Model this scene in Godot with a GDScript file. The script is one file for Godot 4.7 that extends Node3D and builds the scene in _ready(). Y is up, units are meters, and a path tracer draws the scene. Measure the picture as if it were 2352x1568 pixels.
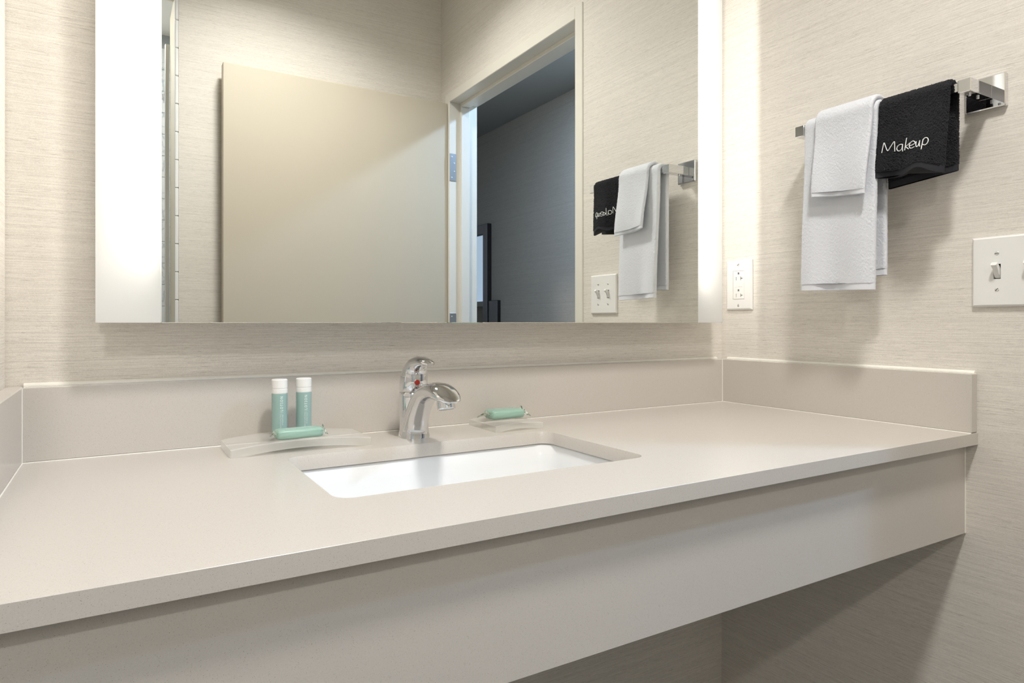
extends Node3D
# A hotel vanity: lighted mirror over a quartz counter, with the bathroom, its door and the hall built behind the viewer.
# x runs along the mirror wall, y is up, the mirror wall lies towards -z.

const CY := 0.88          # counter top above the floor
const XR := 1.2687        # right wall
const XL := -0.1281       # left wall
const ZB := -1.1154       # mirror wall
const ZREAR := 0.669      # wall behind the door
const CEIL := 2.70
const HALL_X := 2.2255    # far wall of the hall
const WALL_T := 0.12
const ZM := -1.0341       # front of the mirror

var M := {}
var taken := {}
var rng := RandomNumberGenerator.new()
var terry_noise := FastNoiseLite.new()

# ---------------------------------------------------------------- naming
func numbered(n: String) -> String:
	if not taken.has(n):
		taken[n] = 0
		return n
	taken[n] += 1
	return "%s_%03d" % [n, taken[n]]

func thing(called: String, label: String, category: String, at := Vector3.ZERO, turn := 0.0, group := "") -> Node3D:
	var o := Node3D.new()
	o.name = numbered(called)
	add_child(o)
	o.position = at
	o.rotation.y = turn
	o.set_meta("label", label)
	o.set_meta("category", category)
	if group != "":
		o.set_meta("group", group)
	return o

func put(called: String, mesh: Mesh, m: Material, parent: Node = null, label := "") -> MeshInstance3D:
	var o := MeshInstance3D.new()
	o.mesh = mesh
	o.material_override = m
	o.name = called
	if parent == null:
		o.name = numbered(called)
		add_child(o)
	else:
		parent.add_child(o, true)
	if label != "":
		o.set_meta("label", label)
	return o

func struct_root(called: String, at := Vector3.ZERO) -> Node3D:
	var o := Node3D.new()
	o.name = numbered(called)
	add_child(o)
	o.position = at
	o.set_meta("kind", "structure")
	return o

func structure(called: String, mesh: Mesh, m: Material) -> MeshInstance3D:
	var o := put(called, mesh, m)
	o.set_meta("kind", "structure")
	return o

# ---------------------------------------------------------------- geometry
func new_st() -> SurfaceTool:
	var st := SurfaceTool.new()
	st.begin(Mesh.PRIMITIVE_TRIANGLES)
	return st

func done(st: SurfaceTool) -> ArrayMesh:
	st.generate_normals()
	return st.commit()

func tri(st: SurfaceTool, a: Vector3, b: Vector3, c: Vector3, out: Vector3, smooth := false) -> void:
	st.set_smooth_group(1 if smooth else -1)
	if (a - c).cross(a - b).dot(out) < 0.0:
		st.add_vertex(a); st.add_vertex(c); st.add_vertex(b)
	else:
		st.add_vertex(a); st.add_vertex(b); st.add_vertex(c)

func quad(st: SurfaceTool, a: Vector3, b: Vector3, c: Vector3, d: Vector3, out: Vector3, smooth := false) -> void:
	tri(st, a, b, c, out, smooth)
	tri(st, a, c, d, out, smooth)

# box between two corners with chamfered edges
func box(st: SurfaceTool, lo: Vector3, hi: Vector3, b := 0.0) -> void:
	var c := (lo + hi) * 0.5
	var h := (hi - lo).abs() * 0.5
	b = minf(b, minf(h.x, minf(h.y, h.z)) * 0.95)
	for ax in 3:
		var u := (ax + 1) % 3
		var w := (ax + 2) % 3
		for s in [-1.0, 1.0]:
			var p: Array[Vector3] = []
			for k in [[-1, -1], [1, -1], [1, 1], [-1, 1]]:
				var q := Vector3.ZERO
				q[ax] = h[ax] * s
				q[u] = (h[u] - b) * k[0]
				q[w] = (h[w] - b) * k[1]
				p.append(c + q)
			var o := Vector3.ZERO
			o[ax] = s
			quad(st, p[0], p[1], p[2], p[3], o)
	if b <= 0.0:
		return
	for ax in 3:
		var u := (ax + 1) % 3
		var w := (ax + 2) % 3
		for su in [-1.0, 1.0]:
			for sw in [-1.0, 1.0]:
				var p: Array[Vector3] = []
				for k in [[-1, 0], [1, 0], [1, 1], [-1, 1]]:
					var q := Vector3.ZERO
					q[ax] = (h[ax] - b) * k[0]
					q[u] = (h[u] - (b if k[1] == 1 else 0.0)) * su
					q[w] = (h[w] - (0.0 if k[1] == 1 else b)) * sw
					p.append(c + q)
				var o := Vector3.ZERO
				o[u] = su
				o[w] = sw
				quad(st, p[0], p[1], p[2], p[3], o)
	for sx in [-1.0, 1.0]:
		for sy in [-1.0, 1.0]:
			for sz in [-1.0, 1.0]:
				var sg := Vector3(sx, sy, sz)
				tri(st, c + sg * Vector3(h.x, h.y - b, h.z - b), c + sg * Vector3(h.x - b, h.y, h.z - b), c + sg * Vector3(h.x - b, h.y - b, h.z), sg)

func box_mesh(lo: Vector3, hi: Vector3, b := 0.0) -> ArrayMesh:
	var st := new_st()
	box(st, lo, hi, b)
	return done(st)

# skin over a list of rings (each an Array of Vector3 with the same count)
func loft(st: SurfaceTool, rings: Array, caps := true, closed := true) -> void:
	var n: int = rings[0].size()
	var centres: Array[Vector3] = []
	for r in rings:
		var c := Vector3.ZERO
		for p in r:
			c += p
		centres.append(c / n)
	for i in rings.size() - 1:
		for k in (n if closed else n - 1):
			var k2 := (k + 1) % n
			var a: Vector3 = rings[i][k]
			var b: Vector3 = rings[i][k2]
			var c: Vector3 = rings[i + 1][k2]
			var d: Vector3 = rings[i + 1][k]
			var out := (a + b + c + d) * 0.25 - (centres[i] + centres[i + 1]) * 0.5
			quad(st, a, b, c, d, out, true)
	if caps:
		for e in [0, rings.size() - 1]:
			var out: Vector3 = centres[e] - centres[1 if e == 0 else e - 1]
			for k in n:
				tri(st, centres[e], rings[e][k], rings[e][(k + 1) % n], out)

# superellipse ring in the plane of u and w
func oval(c: Vector3, u: Vector3, w: Vector3, n := 28, power := 2.0) -> Array:
	var r := []
	for k in n:
		var t := TAU * k / n
		var cs := cos(t)
		var sn := sin(t)
		r.append(c + u * (signf(cs) * pow(absf(cs), 2.0 / power)) + w * (signf(sn) * pow(absf(sn), 2.0 / power)))
	return r

# lathe round the y axis: profile is a list of Vector2(radius, height)
func lathe(st: SurfaceTool, profile: Array, n := 32, at := Vector3.ZERO) -> void:
	var rings := []
	var fine := [profile[0]]
	for k in profile.size() - 1:
		var a: Vector2 = profile[k]
		var c: Vector2 = profile[k + 1]
		var e := minf(0.2, 0.0003 / maxf(a.distance_to(c), 1e-6))
		fine.append_array([a.lerp(c, e), a.lerp(c, 1.0 - e), c])
	for p in fine:
		rings.append(oval(at + Vector3(0, p.y, 0), Vector3(p.x, 0, 0), Vector3(0, 0, p.x), n))
	loft(st, rings, true)

# tube along points
func tube(st: SurfaceTool, pts: Array, r: float, n := 8) -> void:
	var rings := []
	var side := Vector3.ZERO
	for i in pts.size():
		var t: Vector3 = (pts[mini(i + 1, pts.size() - 1)] - pts[maxi(i - 1, 0)]).normalized()
		if side == Vector3.ZERO:
			side = t.cross(Vector3(0.3, 0.5, 0.81)).normalized()
		side = (side - t * side.dot(t)).normalized()
		rings.append(oval(pts[i], side * r, t.cross(side) * r, n))
	loft(st, rings, true)

# rounded rectangle loop in the xz plane
func round_rect(lo: Vector2, hi: Vector2, r: float, y: float, steps := 8) -> Array:
	var out := []
	for q in [[hi.x - r, hi.y - r, 0.0], [lo.x + r, hi.y - r, 0.25], [lo.x + r, lo.y + r, 0.5], [hi.x - r, lo.y + r, 0.75]]:
		for k in steps + 1:
			var a: float = TAU * (q[2] + 0.25 * k / steps)
			out.append(Vector3(q[0] + cos(a) * r, y, q[1] + sin(a) * r))
	return out

# the same loop with its long straight sides cut into equal pieces
func finer(loop: Array, step: float) -> Array:
	var out := []
	for k in loop.size():
		var a: Vector3 = loop[k]
		var c: Vector3 = loop[(k + 1) % loop.size()]
		var pieces := 24 if a.distance_to(c) > step else 1
		for j in pieces:
			out.append(a.lerp(c, float(j) / pieces))
	return out

# plate in the local xy plane, front at z = depth, with rectangular holes [x0, y0, x1, y1]
func holed_plate(st: SurfaceTool, w: float, h: float, depth: float, bevel: float, holes: Array) -> void:
	var xs := [-w / 2 + bevel, w / 2 - bevel]
	var ys := [-h / 2 + bevel, h / 2 - bevel]
	for q in holes:
		for v in [q[0], q[2]]:
			if not xs.has(v): xs.append(v)
		for v in [q[1], q[3]]:
			if not ys.has(v): ys.append(v)
	xs.sort()
	ys.sort()
	for i in xs.size() - 1:
		for j in ys.size() - 1:
			var mx: float = (xs[i] + xs[i + 1]) / 2
			var my: float = (ys[j] + ys[j + 1]) / 2
			var open := false
			for q in holes:
				if mx > q[0] and mx < q[2] and my > q[1] and my < q[3]:
					open = true
			if not open:
				quad(st, Vector3(xs[i], ys[j], depth), Vector3(xs[i + 1], ys[j], depth), Vector3(xs[i + 1], ys[j + 1], depth), Vector3(xs[i], ys[j + 1], depth), Vector3(0, 0, 1))
	for q in holes:
		var c := Vector3((q[0] + q[2]) / 2, (q[1] + q[3]) / 2, 0)
		var p := [Vector3(q[0], q[1], 0), Vector3(q[2], q[1], 0), Vector3(q[2], q[3], 0), Vector3(q[0], q[3], 0)]
		for k in 4:
			var a: Vector3 = p[k]
			var b: Vector3 = p[(k + 1) % 4]
			quad(st, a, b, b + Vector3(0, 0, depth), a + Vector3(0, 0, depth), c - (a + b) / 2)
	var o := [Vector2(-w / 2, -h / 2), Vector2(w / 2, -h / 2), Vector2(w / 2, h / 2), Vector2(-w / 2, h / 2)]
	for k in 4:
		var a: Vector2 = o[k]
		var b: Vector2 = o[(k + 1) % 4]
		var ai := a - Vector2(signf(a.x), signf(a.y)) * bevel
		var bi := b - Vector2(signf(b.x), signf(b.y)) * bevel
		var n := Vector3(a.x + b.x, a.y + b.y, 0)
		var dm := depth - bevel * 0.8
		quad(st, Vector3(a.x, a.y, 0), Vector3(b.x, b.y, 0), Vector3(b.x, b.y, dm), Vector3(a.x, a.y, dm), n)
		quad(st, Vector3(a.x, a.y, dm), Vector3(b.x, b.y, dm), Vector3(bi.x, bi.y, depth), Vector3(ai.x, ai.y, depth), n + Vector3(0, 0, 0.1))

# smooth mesh from a grid of points, rows[i][k], the columns closing on themselves
func grid_mesh(rows: Array) -> ArrayMesh:
	var ns := rows.size()
	var nc: int = rows[0].size()
	var pos := PackedVector3Array()
	var nor := PackedVector3Array()
	pos.resize(ns * nc)
	nor.resize(ns * nc)
	for i in ns:
		var i0 := maxi(i - 1, 0)
		var i1 := mini(i + 1, ns - 1)
		for k in nc:
			pos[i * nc + k] = rows[i][k]
			var t1: Vector3 = rows[i1][k] - rows[i0][k]
			var t2: Vector3 = rows[i][(k + 1) % nc] - rows[i][(k + nc - 1) % nc]
			nor[i * nc + k] = t2.cross(t1).normalized()
	# make the normals point away from the middle of the ring
	var c := Vector3.ZERO
	for p in rows[ns / 2]:
		c += p
	c /= nc
	var flip := nor[(ns / 2) * nc].dot(pos[(ns / 2) * nc] - c) < 0.0
	if flip:
		for k in nor.size():
			nor[k] = -nor[k]
	var idx := PackedInt32Array()
	for i in ns - 1:
		for k in nc:
			var k2 := (k + 1) % nc
			var q := [i * nc + k, i * nc + k2, (i + 1) * nc + k2, (i + 1) * nc + k]
			if flip:
				idx.append_array([q[0], q[1], q[2], q[0], q[2], q[3]])
			else:
				idx.append_array([q[0], q[2], q[1], q[0], q[3], q[2]])
	for e in [0, ns - 1]:
		var base := pos.size()
		var cc := Vector3.ZERO
		for p in rows[e]:
			cc += p
		cc /= nc
		var cn: Vector3 = (rows[e][0] - rows[1 if e == 0 else ns - 2][0]).normalized()
		pos.append(cc)
		nor.append(cn)
		for k in nc:
			pos.append(rows[e][k])
			nor.append(cn)
		for k in nc:
			idx.append_array([base, base + 1 + k, base + 1 + (k + 1) % nc])
	var arr := []
	arr.resize(Mesh.ARRAY_MAX)
	arr[Mesh.ARRAY_VERTEX] = pos
	arr[Mesh.ARRAY_NORMAL] = nor
	arr[Mesh.ARRAY_INDEX] = idx
	var am := ArrayMesh.new()
	am.add_surface_from_arrays(Mesh.PRIMITIVE_TRIANGLES, arr)
	return am

# ---------------------------------------------------------------- materials
func mat(c: Color, rough := 0.5, metal := 0.0, spec := 0.5) -> StandardMaterial3D:
	var m := StandardMaterial3D.new()
	m.albedo_color = c
	m.roughness = rough
	m.metallic = metal
	m.metallic_specular = spec
	return m

func rgb(r: int, g: int, b: int) -> Color:
	return Color(r / 255.0, g / 255.0, b / 255.0)

func tri_tex(m: StandardMaterial3D, tex: Texture2D, s: float, world := true) -> void:
	m.albedo_texture = tex
	m.uv1_triplanar = true
	m.uv1_world_triplanar = world
	m.uv1_triplanar_sharpness = 8.0
	m.uv1_scale = Vector3(s, s, s)

# woven paper: horizontal threads of uneven tone with darker slubs, crossed by a fine warp
func weave_image(n: int) -> Array:
	var v := PackedFloat32Array()
	v.resize(n * n)
	var th := 0.0
	for y in n:
		if y % 2 == 0:
			th = rng.randfn(0.0, 0.013)
		var row := th + rng.randfn(0.0, 0.012)
		var a := rng.randfn(0.0, 0.02)
		var first := a
		for x in n:
			a = a * 0.965 + rng.randf_range(-0.011, 0.011)
			var t := maxf(0.0, (x - (n - 96)) / 96.0)
			v[y * n + x] = 1.0 + row + lerpf(a, first, t) + (0.034 if (x + (y / 2) % 2) % 2 == 0 else -0.034) + rng.randf_range(-0.045, 0.045)
	for k in 2200:
		var y := rng.randi_range(0, n - 1)
		var x := rng.randi_range(0, n - 1)
		var l := rng.randi_range(5, 36)
		var d := rng.randf_range(-0.17, -0.03) if k % 4 != 0 else rng.randf_range(0.02, 0.06)
		for q in l:
			var f := sin(PI * (q + 0.5) / l)
			v[y * n + (x + q) % n] += d * f
	var tone := PackedByteArray()
	tone.resize(n * n * 3)
	var hi := PackedByteArray()
	hi.resize(n * n)
	for k in n * n:
		var f := clampf(v[k], 0.6, 1.08)
		var dark := 1.0 - minf(f, 1.0)
		tone[k * 3] = int(clampf(f * 240.0, 0, 255))
		tone[k * 3 + 1] = int(clampf((f - dark * 0.05) * 240.0, 0, 255))
		tone[k * 3 + 2] = int(clampf((f - dark * 0.13) * 240.0, 0, 255))
		hi[k] = int(clampf((f - 0.6) / 0.48 * 255.0, 0, 255))
	var a1 := ImageTexture.create_from_image(Image.create_from_data(n, n, false, Image.FORMAT_RGB8, tone))
	var b1 := ImageTexture.create_from_image(Image.create_from_data(n, n, false, Image.FORMAT_L8, hi))
	return [a1, b1]

# engineered stone: pale ground with fine darker and lighter grains
func quartz_image(n: int) -> Texture2D:
	var b := PackedByteArray()
	b.resize(n * n * 3)
	for k in n * n:
		var f := rng.randf_range(-5.0, 5.0)
		for c in 3:
			b[k * 3 + c] = int(clampf(236.0 + f, 0, 255))
	for k in 26000:
		var x := rng.randi_range(0, n - 2)
		var y := rng.randi_range(0, n - 2)
		var strong := k < 2000
		var d := rng.randf_range(26.0, 66.0) if strong else rng.randf_range(4.0, 22.0)
		if k % 5 == 0 and not strong:
			d = -rng.randf_range(6.0, 16.0)
		for q in [[0, 0, 1.0], [1, 0, 0.7], [0, 1, 0.7], [1, 1, 0.4]]:
			var i: int = ((y + q[1]) * n + x + q[0]) * 3
			if not strong and q[2] < 0.5:
				continue
			for c in 3:
				b[i + c] = int(clampf(b[i + c] - d * q[2] * (1.0 + 0.12 * c), 0, 255))
	return ImageTexture.create_from_image(Image.create_from_data(n, n, false, Image.FORMAT_RGB8, b))

func noise_tex(freq: float, kind: int, seed_: int, size := 512, ramp: Gradient = null, normalize := true) -> Texture2D:
	var f := FastNoiseLite.new()
	f.noise_type = kind
	f.frequency = freq
	f.seed = seed_
	f.fractal_octaves = 4
	var im := f.get_seamless_image(size, size, false, false, 0.1, normalize)
	if ramp != null:
		var o := Image.create(size, size, false, Image.FORMAT_RGB8)
		for y in size:
			for x in size:
				o.set_pixel(x, y, ramp.sample(im.get_pixel(x, y).r))
		im = o
	return ImageTexture.create_from_image(im)

func make_materials() -> void:
	var wv := weave_image(1024)
	M.paper = mat(rgb(246, 240, 231), 0.72, 0.0, 0.35)
	tri_tex(M.paper, wv[0], 1.75)
	M.paper.heightmap_enabled = true
	M.paper.heightmap_texture = wv[1]
	M.paper.heightmap_scale = 0.02
	M.hall_paper = mat(rgb(232, 222, 209), 0.8, 0.0, 0.3)
	tri_tex(M.hall_paper, wv[0], 1.75)
	M.quartz = mat(rgb(226, 219, 210), 0.26, 0.0, 0.5)
	tri_tex(M.quartz, quartz_image(1024), 3.9)
	M.paint = mat(rgb(236, 232, 222), 0.38, 0.0, 0.5)
	M.door = mat(rgb(204, 195, 177), 0.42, 0.0, 0.45)
	M.ceiling = mat(rgb(240, 237, 230), 0.9, 0.0, 0.2)
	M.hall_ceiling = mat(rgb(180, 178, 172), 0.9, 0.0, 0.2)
	M.chrome = mat(rgb(226, 227, 229), 0.045, 1.0)
	M.steel = mat(rgb(186, 190, 193), 0.42, 1.0)
	M.mirror = mat(rgb(246, 248, 245), 0.0, 1.0)
	M.alu = mat(rgb(205, 206, 206), 0.35, 1.0)
	M.ceramic = mat(rgb(242, 243, 243), 0.08, 0.0, 0.5)
	M.plastic = mat(rgb(244, 243, 240), 0.3, 0.0, 0.5)
	M.dark_hole = mat(rgb(42, 38, 32), 0.8)
	M.caulk = mat(rgb(246, 243, 234), 0.4)
	M.frost = mat(rgb(246, 247, 245), 0.35, 0.0, 0.5)
	M.frost.backlight_enabled = true
	M.frost.backlight = Color(1, 1, 1)
	M.led = mat(rgb(255, 252, 244), 0.5)
	M.led.emission_enabled = true
	M.led.emission = rgb(255, 250, 240)
	M.led.emission_energy_multiplier = 2.0
	M.lamp_warm = mat(rgb(255, 250, 240), 0.5)
	M.lamp_warm.emission_enabled = true
	M.lamp_warm.emission = rgb(255, 246, 230)
	M.lamp_warm.emission_energy_multiplier = 2.0
	M.lamp_cool = mat(rgb(240, 246, 255), 0.5)
	M.lamp_cool.emission_enabled = true
	M.lamp_cool.emission = rgb(180, 210, 255)
	M.lamp_cool.emission_energy_multiplier = 2.0
	var loops := noise_tex(0.06, FastNoiseLite.TYPE_CELLULAR, 5)
	M.terry_white = mat(rgb(228, 230, 236), 0.95, 0.0, 0.15)
	M.terry_white.rim_enabled = true
	M.terry_white.rim = 0.5
	M.terry_black = mat(rgb(46, 46, 49), 0.95, 0.0, 0.15)
	M.terry_black.rim_enabled = true
	M.terry_black.rim = 0.35
	for m in [M.terry_white, M.terry_black]:
		m.heightmap_enabled = true
		m.heightmap_texture = loops
		m.heightmap_scale = 0.07
		m.uv1_triplanar = true
		m.uv1_scale = Vector3(28, 28, 28)
	M.terry_black.heightmap_scale = 0.16
	M.hem_white = mat(rgb(226, 228, 234), 0.85, 0.0, 0.2)
	M.hem_black = mat(rgb(52, 52, 56), 0.8, 0.0, 0.2)
	M.thread = mat(rgb(250, 250, 248), 0.6, 0.0, 0.3)
	M.acrylic = mat(Color(0.965, 0.955, 0.935, 0.40), 0.4, 0.0, 0.5)
	M.acrylic.transparency = BaseMaterial3D.TRANSPARENCY_ALPHA
	M.acrylic.backlight_enabled = true
	M.acrylic.backlight = Color(0.8, 0.8, 0.78)
	M.bottle = mat(rgb(158, 188, 183), 0.2, 0.0, 0.5)
	M.cap = mat(rgb(248, 247, 244), 0.35, 0.0, 0.5)
	M.ink_pale = mat(rgb(226, 240, 234), 0.4)
	M.wrapper = mat(rgb(160, 194, 178), 0.28, 0.0, 0.5)
	M.wrap_fin = mat(rgb(240, 243, 234), 0.35, 0.0, 0.4)
	M.wrap_fin.backlight_enabled = true
	M.wrap_fin.backlight = Color(0.8, 0.85, 0.8)
	M.red = mat(rgb(176, 40, 24), 0.25)
	M.dark_red = mat(rgb(40, 14, 18), 0.25)
	M.screw = mat(rgb(226, 225, 222), 0.35, 0.3)
	M.dark_wood = mat(rgb(40, 34, 32), 0.4)
	M.lit_wood = mat(rgb(160, 153, 150), 0.4)  # same dark wood, colour raised to paint light onto its front faces
	M.daylight = mat(rgb(230, 238, 248), 0.4)
	M.daylight.emission_enabled = true
	M.daylight.emission = rgb(214, 228, 248)
	M.daylight.emission_energy_multiplier = 0.3
	var g := Gradient.new()
	g.offsets = PackedFloat32Array([0.0, 0.42, 0.5, 0.58, 1.0])
	g.colors = PackedColorArray([rgb(222, 226, 228), rgb(214, 219, 222), rgb(176, 186, 194), rgb(216, 221, 224), rgb(226, 229, 230)])
	M.marble = mat(Color.WHITE, 0.22)
	tri_tex(M.marble, noise_tex(0.012, FastNoiseLite.TYPE_SIMPLEX, 21, 512, g), 1.6)
	M.grout = mat(rgb(168, 172, 174), 0.9)
	M.jamb_stone = mat(rgb(204, 196, 174), 0.4)
	M.floor = mat(rgb(176, 170, 160), 0.35)
	tri_tex(M.floor, noise_tex(0.03, FastNoiseLite.TYPE_SIMPLEX, 3, 256, null), 2.0)
	M.floor.albedo_color = rgb(190, 183, 172)
	M.carpet = mat(rgb(120, 118, 124), 0.95)
	M.glass = mat(Color(0.93, 0.97, 0.96, 0.06), 0.02)
	M.glass.transparency = BaseMaterial3D.TRANSPARENCY_ALPHA

# ---------------------------------------------------------------- camera and light
func area(at: Vector3, towards: Vector3, size: Vector2, e: float, c: Color, parent: Node = null) -> void:
	var l := AreaLight3D.new()
	l.name = "area_light"
	(self if parent == null else parent).add_child(l, true)
	l.area_size = size
	l.area_normalize_energy = true
	l.light_energy = e
	l.light_color = c
	l.shadow_enabled = true
	l.area_range = 12.0
	var up := Vector3.UP if absf(towards.y) < 0.9 else Vector3(0, 0, 1)
	l.global_transform = Transform3D(Basis.looking_at(towards, up), at)

func setup_view() -> void:
	var cam := Camera3D.new()
	cam.name = "camera"
	add_child(cam)
	cam.projection = Camera3D.PROJECTION_FRUSTUM
	cam.near = 0.05
	cam.far = 40.0
	cam.size = 0.05 * 1568.0 / 1512.58
	cam.frustum_offset = Vector2(0.0, -0.05 * 43.6 / 1512.58)
	cam.position = Vector3(0.0, CY + 0.1893, 0.0)
	cam.rotation.y = -0.5414
	cam.current = true
	var we := WorldEnvironment.new()
	we.name = "environment"
	var e := Environment.new()
	e.background_mode = Environment.BG_COLOR
	e.background_color = Color.BLACK
	e.ambient_light_source = Environment.AMBIENT_SOURCE_DISABLED
	e.tonemap_mode = Environment.TONE_MAPPER_LINEAR
	e.tonemap_exposure = 1.0
	e.sdfgi_enabled = true
	e.ssao_enabled = true
	e.ssil_enabled = true
	we.environment = e
	add_child(we)

const E_CEILING := 2.65
const E_SHOWER := 1.6
const E_HALL := 2.15
const E_LED := 0.056
const E_WINDOW := 0.08
const C_ROOM := Color(1.0, 0.99, 0.975)
const C_LED := Color(1.0, 0.985, 0.955)
const C_HALL := Color(0.71, 0.84, 1.0)

# round downlight: a cylindrical housing with the glowing lens set back inside it
func ceiling_lamp(called: String, label: String, at: Vector3, r: float, deep: float, lens: float, glow: Material, e: float, c: Color) -> void:
	var t := thing(called, label, "ceiling light", at)
	var st := new_st()
	var n := 40
	var rings := []
	for q in [[r, -0.001], [r, -deep], [r + 0.012, -deep], [r + 0.012, 0.0]]:
		rings.append(oval(Vector3(0, q[1], 0), Vector3(q[0], 0, 0), Vector3(0, 0, q[0]), n))
	for i in 3:
		for k in n:
			var k2 := (k + 1) % n
			var mid: Vector3 = rings[i][k]
			var out := Vector3(-mid.x, 0, -mid.z) if i == 0 else (Vector3.DOWN if i == 1 else Vector3(mid.x, 0, mid.z))
			quad(st, rings[i][k], rings[i][k2], rings[i + 1][k2], rings[i + 1][k], out)
	put("housing", done(st), M.plastic, t)
	st = new_st()
	lathe(st, [Vector2(lens, -0.001), Vector2(lens, -0.006), Vector2(lens * 0.6, -0.008), Vector2(0.002, -0.009)], 32)
	put("lens", done(st), glow, t)
	area(at + Vector3(0, -0.011, 0), Vector3.DOWN, Vector2(lens * 1.7, lens * 1.7), e, c, t)

func build_lights() -> void:
	ceiling_lamp("ceiling_light", "round white downlight on the bathroom ceiling in front of the vanity", Vector3(0.47, CEIL, -0.05), 0.165, 0.12, 0.115, M.lamp_warm, E_CEILING, C_ROOM)
	ceiling_lamp("shower_light", "small round downlight inside the tiled shower", Vector3(-0.30, 2.45, 1.20), 0.08, 0.012, 0.06, M.lamp_warm, E_SHOWER, C_ROOM)
	ceiling_lamp("hall_light", "small cool round downlight on the hall ceiling", Vector3(1.90, 2.394, 0.12), 0.08, 0.010, 0.06, M.lamp_cool, E_HALL, C_HALL)

# ---------------------------------------------------------------- the setting
func build_setting() -> void:
	structure("floor", box_mesh(Vector3(-1.3, -0.08, ZB - 0.1), Vector3(XR + WALL_T, 0.0, 1.62)), M.floor)
	structure("floor_hall", box_mesh(Vector3(XR + WALL_T, -0.08, -1.7), Vector3(HALL_X + 0.1, 0.004, 4.2)), M.carpet)
	structure("ceiling", box_mesh(Vector3(-1.3, CEIL, ZB - 0.1), Vector3(XR + WALL_T, CEIL + 0.08, ZREAR + 0.1)), M.ceiling)
	structure("ceiling_shower", box_mesh(Vector3(-1.3, 2.45, ZREAR + 0.0005), Vector3(XR, 2.53, 1.62)), M.ceiling)
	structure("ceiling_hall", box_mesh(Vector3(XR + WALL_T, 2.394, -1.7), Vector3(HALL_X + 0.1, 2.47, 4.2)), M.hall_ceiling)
	structure("wall_back", box_mesh(Vector3(XL - 0.1, 0, ZB - 0.1), Vector3(XR + WALL_T, CEIL, ZB)), M.paper)
	structure("wall_left", box_mesh(Vector3(XL - 0.1, 0, ZB), Vector3(XL, CEIL, -0.53), 0.004), M.paper)
	structure("wall_nook", box_mesh(Vector3(-1.3, 0, ZB - 0.1), Vector3(XL - 0.1, CEIL, ZB)), M.paper)
	structure("wall_far_left", box_mesh(Vector3(-1.4, 0, ZB - 0.1), Vector3(-1.3, CEIL, 1.62)), M.paper)
	# rear wall, open to the shower on the left
	var st := new_st()
	box(st, Vector3(0.2, 0, ZREAR), Vector3(XR + WALL_T, CEIL, ZREAR + 0.10))
	box(st, Vector3(-1.3, 2.30, ZREAR), Vector3(0.2, CEIL, ZREAR + 0.10))
	structure("wall_rear", done(st), M.paper)
	# right wall with the doorway
	st = new_st()
	box(st, Vector3(XR, 0, ZB), Vector3(XR + WALL_T, CEIL, -0.385))
	box(st, Vector3(XR, 2.08, -0.385), Vector3(XR + WALL_T, CEIL, 0.605))
	box(st, Vector3(XR, 0, 0.605), Vector3(XR + WALL_T, CEIL, ZREAR))
	structure("wall_right", done(st), M.paper)
	# hall
	st = new_st()
	box(st, Vector3(HALL_X, 0, -1.7), Vector3(HALL_X + 0.1, 2.47, 4.2))
	structure("wall_hall", done(st), M.hall_paper)
	st = new_st()
	box(st, Vector3(XR + WALL_T, 0, -1.7), Vector3(HALL_X + 0.1, 2.47, -1.6))
	box(st, Vector3(XR + WALL_T, 0, 4.2), Vector3(HALL_X + 0.1, 2.47, 4.3))
	box(st, Vector3(XR + WALL_T - 0.06, 0, ZREAR + 0.11), Vector3(XR + WALL_T, 2.47, 4.3))
	box(st, Vector3(XR + WALL_T, 0, -1.6), Vector3(XR + WALL_T + 0.012, 2.47, -0.43))
	box(st, Vector3(XR + WALL_T, 2.10, -0.43), Vector3(XR + WALL_T + 0.012, 2.47, 0.65))
	box(st, Vector3(XR + WALL_T, 0, 0.65), Vector3(XR + WALL_T + 0.012, 2.47, ZREAR + 0.11))
	structure("wall_hall_inner", done(st), M.hall_paper)
	# daylit bedroom window at the far end of the hall
	var wn := struct_root("window_1", Vector3(XR + WALL_T, 1.24, 3.10))
	put("pane", box_mesh(Vector3(0.0005, 0.03, 0.03), Vector3(0.006, 0.82, 0.87)), M.daylight, wn)
	put("sill", box_mesh(Vector3(0.0005, -0.02, -0.02), Vector3(0.05, 0.03, 0.92), 0.003), M.paint, wn)
	put("head_rail", box_mesh(Vector3(0.0005, 0.82, -0.02), Vector3(0.03, 0.87, 0.92), 0.003), M.paint, wn)
	for z in [-0.02, 0.87]:
		put("side_rail", box_mesh(Vector3(0.0005, 0.03, z), Vector3(0.03, 0.82, z + 0.05), 0.003), M.paint, wn)
	area(Vector3(XR + WALL_T + 0.012, 1.665, 3.55), Vector3(1, 0, 0), Vector2(0.84, 0.79), E_WINDOW, C_HALL, wn)
	build_door()
	build_shower()

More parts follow.
